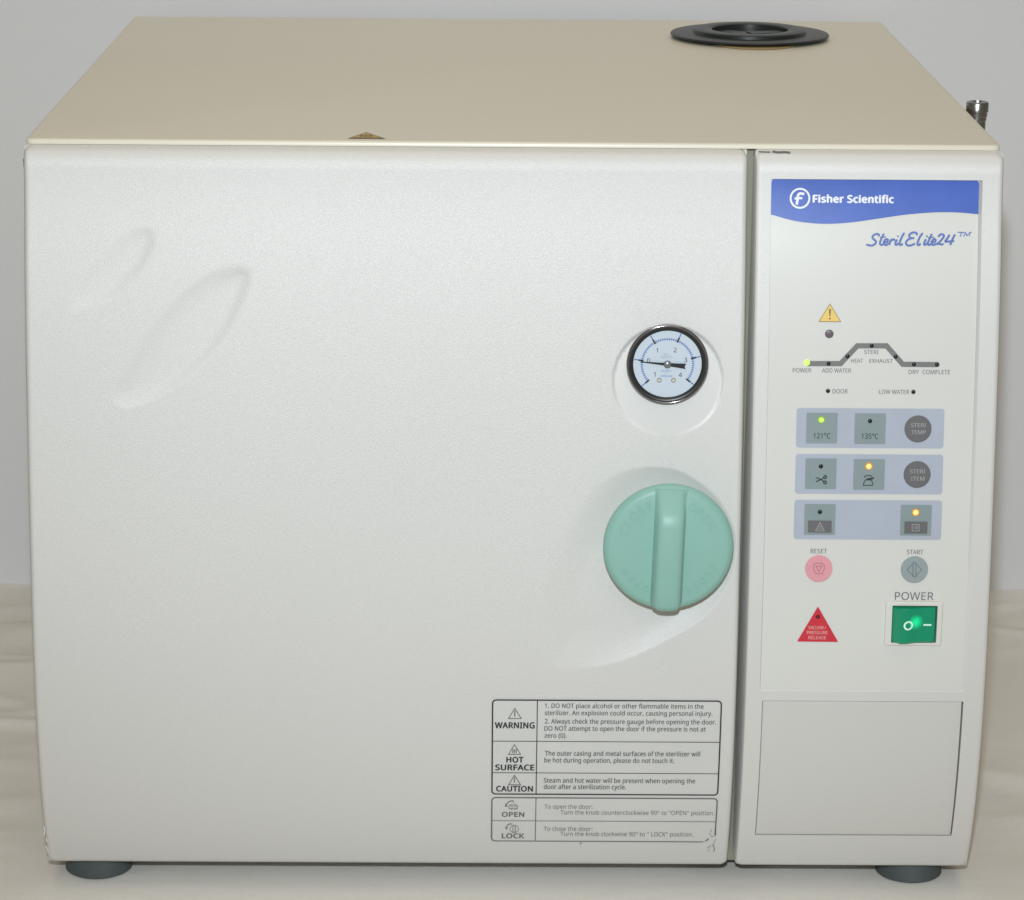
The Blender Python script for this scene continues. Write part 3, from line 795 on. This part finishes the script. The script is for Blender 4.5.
for t_, u0, u1, vb in (('1. DO NOT place alcohol or other flammable items in the', 544.8, 703.5, 708.4),
                       ('sterilizer. An explosion could occur, causing personal injury.', 544.8, 712.2, 715.5),
                       ('2. Always check the pressure gauge before opening the door.', 544.8, 716.0, 724.0),
                       ('DO NOT attempt to open the door if the pressure is not at', 544.4, 705.6, 731.1),
                       ('zero (0).', 544.6, 566.6, 737.8),
                       ('The outer casing and metal surfaces of the sterilizer will', 545.0, 700.0, 756.0),
                       ('be hot during operation, please do not touch it.', 544.4, 674.2, 762.8),
                       ('Steam and hot water will be present when opening the', 543.8, 695.0, 783.0),
                       ('door after a sterilization cycle.', 543.8, 626.0, 789.2)):
    a.text(t_, u0, u1, vb, 4.5, bold=0.016)
a.build('body_lettering', mat('soft_black_ink', (0.075, 0.078, 0.08, 1), 0.5), wl)
a = Art(s_front, 0.00045)
for t_, u0, u1, vb in (('To open the door:', 544.4, 592.4, 808.9), ('Turn the knob counterclockwise 90° to "OPEN" position.', 560.4, 714.2, 814.9),
                       ('To close the door:', 543.8, 592.4, 831.0), ('Turn the knob clockwise 90° to " LOCK" position.', 560.4, 693.0, 836.3)):
    a.text(t_, u0, u1, vb, 4.1, bold=0.004)
a.build('body_lettering', mat('rubbed_ink', (0.13, 0.135, 0.135, 1), 0.55), wl)
a = Art(s_front, 0.00045)
tri_art(a, (514.9, 708.4), (508.4, 718.6), (521.2, 718.6), 0.75); a.stroke([(514.8, 710.6), (514.8, 716.6)], 1.1)
tri_art(a, (514.5, 744.6), (508.6, 754.4), (520.6, 754.4), 0.75)
for k in (-1.7, 0, 1.7): a.stroke([(514.5+k, 749.2), (514.9+k, 750.4), (514.1+k, 751.6), (514.6+k, 753.0)], 0.8, step=1)
tri_art(a, (514.5, 775.4), (508.6, 784.8), (520.6, 784.8), 0.75); a.stroke([(514.5, 777.6), (514.5, 782.6)], 1.1)
a.build('label_symbols', M_ink2, wl)
a = Art(s_front, 0.00045)
a.ring(513.2, 807.0, 4.3, 4.9, 26, 0, 360, 0.8); a.stroke([(509.6, 806.0), (517.0, 806.0)], 0.7); a.stroke([(509.6, 808.3), (517.0, 808.3)], 0.7)
a.stroke([(506.2, 805.4), (508.0, 802.4), (511.6, 801.0), (514.0, 801.6)], 1.0, smooth=True, step=1); a.poly([(504.6, 806.6), (507.8, 806.6), (505.8, 803.2)])
a.ring(514.2, 829.0, 4.0, 4.6, 26, 0, 360, 1.0); a.stroke([(513.0, 825.0), (513.0, 833.2)], 0.7); a.stroke([(515.3, 825.0), (515.3, 833.2)], 0.7)
a.stroke([(506.4, 829.0), (507.0, 826.0), (509.4, 824.2), (512.0, 824.0)], 0.9, smooth=True, step=1); a.poly([(505.2, 826.8), (508.0, 827.6), (506.2, 830.0)])
a.build('label_symbols', M_ink3, wl)
for s_ in ([(709, 833), (712, 837), (715, 836)], [(712, 845), (715, 849), (713, 852)], [(707, 848), (711, 846)], [(715.5, 839), (713.5, 844), (714.6, 851)], [(580.6, 841), (580.8, 845.4)], [(579, 843.4), (582.6, 843.0)], [(708, 851.5), (709.5, 849)], [(711, 829.5), (711.5, 832.5)]):
    a = Art(s_front, 0.0005); a.stroke(s_, 0.45, step=2); a.build('scratch', M_ink3, wl)


M_nick = mat('chipped_paint', (0.80, 0.79, 0.76, 1), 0.7)
for s_ in ([(41.2, 826), (42.0, 831), (41.6, 835)], [(43.4, 838), (44.6, 842)], [(43.0, 846), (45.0, 849), (45.6, 853)]):
    a = Art(s_front, 0.0003)
    a.stroke([(u+2.6, v) for u, v in s_], 0.9, step=2); a.build('paint_chip', M_nick, door)

# ------------------------------------------------------------------ pressure gauge
GH = 0.0085
gx, gz = P(667.5, 364.4, s_front, GH-0.001); gxe, _ = P(667.5+41.2, 364.4, s_front, GH-0.001); GR = gxe-gx
gy = -(prof(gz)-0.002)
gh = GH+0.002
gauge = from_bm('pressure_gauge', lathe([(GR*0.86, -0.006), (GR*0.88, gh*0.40), (GR*0.95, gh*0.66), (GR*0.99, gh*0.80), (GR, gh*0.88), (GR*0.99, gh*0.96), (GR*0.965, gh), (GR*0.945, gh*0.985), (GR*0.93, gh*0.93)], (gx, gy, gz), 'y', 96, False), M_chrome, root, True, 60)
from_bm('bezel_ring', lathe([(GR*0.948, gh*0.965), (GR*0.935, gh*0.975), (GR*0.845, gh*0.93), (GR*0.828, gh*0.82)], (gx, gy, gz), 'y', 96, False), M_blackpl, gauge, True, 60)
dy_ = gh*0.83
from_bm('dial', lathe([(GR*0.85, dy_-0.0005), (GR*0.85, dy_), (GR*0.02, dy_)], (gx, gy, gz), 'y', 96, True), M_dial, gauge)
kpx = GR/41.2
class DialArt:
    def __init__(s, lift): s.vs = []; s.fs = []; s.y = gy-dy_-lift; s.n = 0
    def quad(s, pts):
        b = len(s.vs); s.n += 1
        for x, z in pts: s.vs.append((gx+x*kpx, s.y-0.00001*(s.n % 7), gz+z*kpx))
        s.fs.append(list(range(b, b+len(pts))))
    def bar(s, r0, r1, ang, w):
        t = math.radians(ang); c, q = math.cos(t), math.sin(t)
        s.quad([(r0*c-w/2*q, r0*q+w/2*c), (r0*c+w/2*q, r0*q-w/2*c), (r1*c+w/2*q, r1*q-w/2*c), (r1*c-w/2*q, r1*q+w/2*c)])
    def arc(s, r0, r1, a0, a1, n=40):
        for i in range(n):
            t0 = math.radians(a0+(a1-a0)*i/n); t1 = math.radians(a0+(a1-a0)*(i+1)/n)
            s.quad([(r0*math.cos(t0), r0*math.sin(t0)), (r1*math.cos(t0), r1*math.sin(t0)), (r1*math.cos(t1), r1*math.sin(t1)), (r0*math.cos(t1), r0*math.sin(t1))])
    def ring(s, cx, cz, r0, r1, n=16):
        for i in range(n):
            t0 = 2*math.pi*i/n; t1 = 2*math.pi*(i+1)/n
            s.quad([(cx+r0*math.cos(t0), cz+r0*math.sin(t0)), (cx+r1*math.cos(t0), cz+r1*math.sin(t0)), (cx+r1*math.cos(t1), cz+r1*math.sin(t1)), (cx+r0*math.cos(t1), cz+r0*math.sin(t1))])
    def text(s, body, cx, cz, cap, width=None, bold=0.0):
        V, F = text_mesh(body, bold); k = cap/CAPH; w = (V[:, 0].max()-V[:, 0].min())
        kx_ = k if width is None else width/w
        x0 = cx-w*kx_/2-V[:, 0].min()*kx_; b = len(s.vs)
        for x, z in V: s.vs.append((gx+(x0+x*kx_)*kpx, s.y, gz+(cz-cap/2+z*k)*kpx))
        for f in F: s.fs.append([b+i for i in f])
    def build(s, name, m): 
        o = from_data(name, s.vs, s.fs, m, gauge); 
        bm = bmesh.new(); bm.from_mesh(o.data)
        for f in bm.faces:
            if f.normal.y > 0: f.normal_flip()
        bm.to_mesh(o.data); bm.free(); return o
AN = [172, 121, 67.5, 14, -38, 222]
d = DialArt(0.0002)
for an in AN[:]: d.bar(28, 33.8, an, 1.0)
d.arc(25.4, 26.0, 222, -38, 60)
for i in range(53):
    an = 222-i*260/52
    d.bar(24.2, 27.2, an, 0.55)
d.build('dial_scale', M_dialblue)
d = DialArt(0.0003)
for an in AN: d.bar(24.2, 29.2, an, 1.7)
for t_, x, z in (('1', -10.6, 14.2), ('2', 7.4, 14.6), ('3', 18.2, 4.4), ('4', 13.2, -10.9), ('0', -19.0, 3.6), ('1', -12.6, -10.6)): d.text(t_, x, z, 4.6, bold=0.01)
d.build('dial_numbers', M_ink)
d = DialArt(0.0003)
d.text('bar', -1.5, 10.4, 2.2); d.text('kgf/cm', -1.2, 7.6, 2.4, 11.0); d.text('CL. 1.6', -1.0, -9.2, 1.6, 5)
d.build('dial_print', M_dialgrey)
d = DialArt(0.0003); d.text('EN 837-1', -0.8, -6.9, 1.5, 10.5, 0.02); d.text('PRESSURE', -0.6, -12.3, 1.7, 11.6, 0.02); d.build('dial_print', M_dialblue)
d = DialArt(0.0003); d.ring(-7.8, -16.6, 1.5, 2.4); d.ring(6.4, -16.6, 1.5, 2.4); d.build('dial_print', M_olive)
ndl = bmesh.new(); t = math.radians(174.5); c, q = math.cos(t), math.sin(t)
def npt(l, w): return (gx+(l*c-w*q)*kpx, gz+(l*q+w*c)*kpx)
pl_ = [(27, 0.35), (27, -0.35), (8, -1.1), (0, -1.6), (-9, -2.0), (-18.5, -2.7), (-17.2, 0.0), (-18.5, 2.7), (-9, 2.0), (0, 1.6), (8, 1.1)]
f0 = [ndl.verts.new((npt(*p)[0], gy-dy_-0.0011, npt(*p)[1])) for p in pl_]; f1 = [ndl.verts.new((npt(*p)[0], gy-dy_-0.0008, npt(*p)[1])) for p in pl_]
ndl.faces.new(f0); ndl.faces.new(f1[::-1])
for i in range(len(f0)): ndl.faces.new((f0[i], f1[i], f1[(i+1) % len(f0)], f0[(i+1) % len(f0)]))
from_bm('needle', ndl, M_needle, gauge)
from_bm('needle_hub', lathe([(kpx*3.9, 0.0), (kpx*3.9, 0.0008), (kpx*3.2, 0.0013), (kpx*0.2, 0.0015)], (gx, gy-dy_-0.0004, gz), 'y', 24), M_hub, gauge, True, 50)

# ------------------------------------------------------------------ knob
KH = 0.0230
kxc, kzc = P(668.6, 548.0, s_front, KH-0.003); kxe, _ = P(668.6+65.4, 548.0, s_front, KH-0.003); KR = kxe-kxc
ky = -(prof(kzc)-0.006)
kh = KH+0.004
KP = [(KR*0.72, -0.002), (KR*0.74, 0.004), (KR*0.80, 0.010), (KR*0.93, kh-0.0090), (KR*0.975, kh-0.0062), (KR*0.998, kh-0.0048), (KR, kh-0.0040), (KR*0.99, kh-0.0026), (KR*0.955, kh-0.0012), (KR*0.915, kh-0.0003), (KR*0.885, kh), (KR*0.6, kh+0.0002), (KR*0.3, kh+0.0003), (KR*0.02, kh+0.0003)]
knob = from_bm('knob', lathe(KP, (kxc, ky, kzc), 'y', 128), M_knob, root, True, 50)
def knob_local(bm, ang):
    bmesh.ops.rotate(bm, verts=bm.verts, cent=(0, 0, 0), matrix=Matrix.Rotation(math.radians(ang), 3, 'Y'))
    bmesh.ops.translate(bm, verts=bm.verts, vec=(kxc, ky-kh, kzc))
# grip bar: side profile (z along the knob, h toward the viewer)
gp = [(KR*0.93, -0.0006), (KR*0.89, 0.0016), (KR*0.62, 0.0085), (KR*0.54, 0.0105), (KR*0.40, 0.0112), (-KR*0.5, 0.0108), (-KR*0.84, 0.0100), (-KR*0.91, 0.0088), (-KR*0.955, 0.0062), (-KR*0.98, 0.0020), (-KR*0.985, -0.0060)]
bm = bmesh.new(); rows_ = []
for z, h in gp:
    hh = max(h, -0.0080)
    cn = 0.0018 if z < -KR*0.95 else (0.0007 if z < -KR*0.9 else 0)
    w1 = 0.0092-cn; w0 = 0.0068-cn; bk = 0.0085 if z < 0 else 0.0008
    rows_.append([bm.verts.new(p) for p in ((-w1-0.0006, bk, z), (-w1, 0.0003 if h > 0.0003 else -h+0.0012, z), (-w0-0.0006, -h+0.0018 if h > 0.002 else -h+0.0008, z), (-w0+0.0006, -h+0.0005, z), (-w0+0.0025, -h, z), (0, -h-0.0003, z), (w0-0.0025, -h, z), (w0-0.0006, -h+0.0005, z), (w0+0.0006, -h+0.0018 if h > 0.002 else -h+0.0008, z), (w1, 0.0003 if h > 0.0003 else -h+0.0012, z), (w1+0.0006, bk, z))])
for a_, c_ in zip(rows_, rows_[1:]):
    for i in range(len(a_)-1): bm.faces.new((a_[i], a_[i+1], c_[i+1], c_[i]))
bm.faces.new(rows_[0][::-1]); bm.faces.new(rows_[-1])
knob_local(bm, 1.5)
from_bm('grip', bm, M_knob, knob, True, 42)
# raised words round the knob
def knob_word(word, a_start, a_end, r, cap, flip=False):
    # raised half a millimetre from the face
    bm = bmesh.new(); n = len(word)
    for i, ch in enumerate(word):
        an = math.radians(a_start+(a_end-a_start)*i/max(1, n-1))
        V, F = text_mesh(ch, 0.012); k = cap/CAPH; w = (V[:, 0].max()+V[:, 0].min())/2
        cxx, czz = r*math.cos(an), r*math.sin(an); th = an-math.pi/2
        if flip: th += math.pi
        top_ = []; 
        for dep in (-0.00045, 0.0006):
            top_.append([])
            for x, z in V:
                lx_, lz_ = (x-w)*k, z*k-cap/2
                top_[-1].append(bm.verts.new((kxc+cxx+lx_*math.cos(th)-lz_*math.sin(th), ky-kh+dep, kzc+czz+lx_*math.sin(th)+lz_*math.cos(th))))
        bm.verts.index_update()
        ec = {}
        for f in F:
            try: bm.faces.new([top_[0][i_] for i_ in f])
            except ValueError: pass
            for a_, c_ in zip(f, f[1:]+f[:1]):
                kk = (min(a_, c_), max(a_, c_)); ec[kk] = ec.get(kk, 0)+1
        for (a_, c_), m_ in ec.items():
            if m_ == 1:
                try: bm.faces.new((top_[0][a_], top_[0][c_], top_[1][c_], top_[1][a_]))
                except ValueError: pass
    return from_bm('raised_lettering', bm, M_knob, knob)
knob_word('CLOSE', 158, 114, KR*0.745, 0.0050)
knob_word('OPEN', 62, 30, KR*0.745, 0.0050)
knob_word('OPEN', 242, 210, KR*0.745, 0.0040)
knob_word('CLOSE', -24, -64, KR*0.745, 0.0040)

# ------------------------------------------------------------------ rubber feet
fa, _ = topxy(65.5, 864.5, 0.001)[0], 0
A1 = topxy(65.3, 865.0, 0.002); A2 = topxy(131.6, 865.5, 0.002); B1 = topxy(877.0, 871.0, 0.002); B2 = topxy(942.2, 871.5, 0.002)
FR = (A2[0]-A1[0])/2
_, fy = topxy(98, 877.6, 0.0)
_, fy2 = topxy(909, 883.0, 0.0)
def foot(x, y):
    return from_bm('foot', lathe([(FR*0.97, 0.0002), (FR, 0.0008), (FR*0.99, 0.003), (FR*0.90, 0.012), (FR*0.84, 0.0275)], (x, y, 0), 'z', 48), M_rubber, root, True, 50)
f1x = (A1[0]+A2[0])/2; f2x = (B1[0]+B2[0])/2
yfoot = (fy+fy2)/2+FR*0.9
for x in (f1x, f2x):
    for y in (yfoot, 0.50): foot(x, y)

# ------------------------------------------------------------------ cloth and wall
wl_ = on_plane_z(14, 581.5, 0.0); wr_ = on_plane_z(1010, 592, 0.0)
def wall_y(x): return wl_[1]+(wr_[1]-wl_[1])*(x-wl_[0])/(wr_[0]-wl_[0])
rng = np.random.RandomState(11)
CRE = [(rng.uniform(-0.9, 0.9), rng.uniform(-0.35, 0.57), rng.normal(0.05, 0.35), rng.uniform(0.05, 0.30), rng.uniform(0.004, 0.020), rng.uniform(0.0004, 0.0022)*(1 if rng.rand() < 0.7 else -0.6)) for _ in range(170)]
CRE = np.array(CRE)
def hsh(x, y):
    dx = x-CRE[:, 0]; dy = y-CRE[:, 1]-CRE[:, 2]*dx-0.25*dx*dx*np.sign(CRE[:, 2])
    h = float((CRE[:, 5]*np.exp(-(dy/CRE[:, 4])**2)*np.exp(-(dx/CRE[:, 3])**2)).sum())
    return h + 0.0012*math.sin(18*y+3.0*math.sin(2.3*x+1.1)+1.2*x)
vs = []; fs = []
xs = knots(-1.6, -0.62, 0.06)+knots(-0.6, 0.6, 0.008)+knots(0.62, 1.6, 0.06); ys = knots(-1.3, -0.3, 0.05)+knots(-0.296, 1.0, 0.0036)
xs = sorted(xs); nx = len(xs)
for j, y in enumerate(ys):
    for x in xs:
        yy = -1.3+(y+1.3)/(2.3)*(wall_y(x)+1.3)
        inside = sm((0.33-abs(x))/0.04)*sm((yy+0.05)/0.05)
        front = 0.35+0.65*sm((abs(x)-0.27)/0.10) if yy < 0.1 else 1
        h = hsh(x, yy)*(1-inside)*front - 0.0006
        if inside > 0.99: h = -0.0003
        vs.append((x, yy, min(h, 0.0045)))
for j in range(len(ys)-1):
    for i in range(nx-1): a_ = j*nx+i; fs.append((a_, a_+1, a_+nx+1, a_+nx))
M_cloth = mat('unbleached_cloth', (0.785, 0.76, 0.71, 1), 0.85, bump=[(60, 0.25, 0.002), (1500, 0.2, 0.0004)], var=(9, 0.02), spec=0.2)
cloth = from_data('tablecloth', vs, fs, M_cloth, None, True)
cloth['label'] = 'creased off-white cloth spread flat under the sterilizer'; cloth['category'] = 'cloth'
M_wall = mat('grey_white_wall', (0.69, 0.69, 0.70, 1), 0.8, bump=[(12, 0.10, 0.01)], var=(2.5, 0.02), spec=0.2)
vs = []; fs = []
xs = knots(-1.8, 1.8, 0.1); zs = knots(-0.01, 1.9, 0.1); nx = len(xs)
for z in zs:
    for x in xs: vs.append((x, wall_y(x)+0.0005, z))
b = len(vs)
for j in range(len(zs)-1):
    for i in range(nx-1): a_ = j*nx+i; fs.append((a_, a_+1, a_+nx+1, a_+nx))
wall = from_data('back_wall', vs, fs, M_wall); wall['kind'] = 'structure'

# ------------------------------------------------------------------ light
w = bpy.data.worlds.new('World'); sc.world = w; w.use_nodes = True
bg = w.node_tree.nodes['Background']; bg.inputs[0].default_value = (1.0, 0.94, 0.83, 1); bg.inputs[1].default_value = 0.17
def area(name, loc, target, sx, sy, power, col):
    l = bpy.data.lights.new(name, 'AREA'); l.shape = 'RECTANGLE'; l.size = sx; l.size_y = sy; l.energy = power; l.color = col
    o = bpy.data.objects.new(name, l); COL.objects.link(o); o.location = loc
    o.rotation_euler = (Vector(target)-Vector(loc)).to_track_quat('-Z', 'Y').to_euler(); return o
fl = bpy.data.lights.new('flash_lamp', 'SPOT'); fl.energy = 84; fl.color = (0.84, 0.93, 1.0); fl.spot_size = math.radians(50); fl.spot_blend = 1.0; fl.shadow_soft_size = 0.022
fo = bpy.data.objects.new('flash_lamp', fl); COL.objects.link(fo); fo.location = (CAM[0]-0.012, CAM[1]+0.01, CAM[2]+0.16)
fo.rotation_euler = (Vector((0.03, 0.0, 0.42))-fo.location).to_track_quat('-Z', 'Y').to_euler()
area('room_lamp', (0.0, -3.2, 2.5), (0.0, 0.1, 0.2), 2.4, 1.0, 9, (1.0, 0.92, 0.80))
area('ceiling_lamp', (0.0, -0.2, 2.4), (0.0, -0.1, 0.3), 2.2, 2.0, 11.5, (1.0, 0.83, 0.60))

vsn = sc.view_settings
sc.display_settings.display_device = 'sRGB'
vsn.view_transform = 'Standard'; vsn.look = 'None'; vsn.gamma = 1.0; vsn.exposure = 0.19
sc.cycles.max_bounces = 8
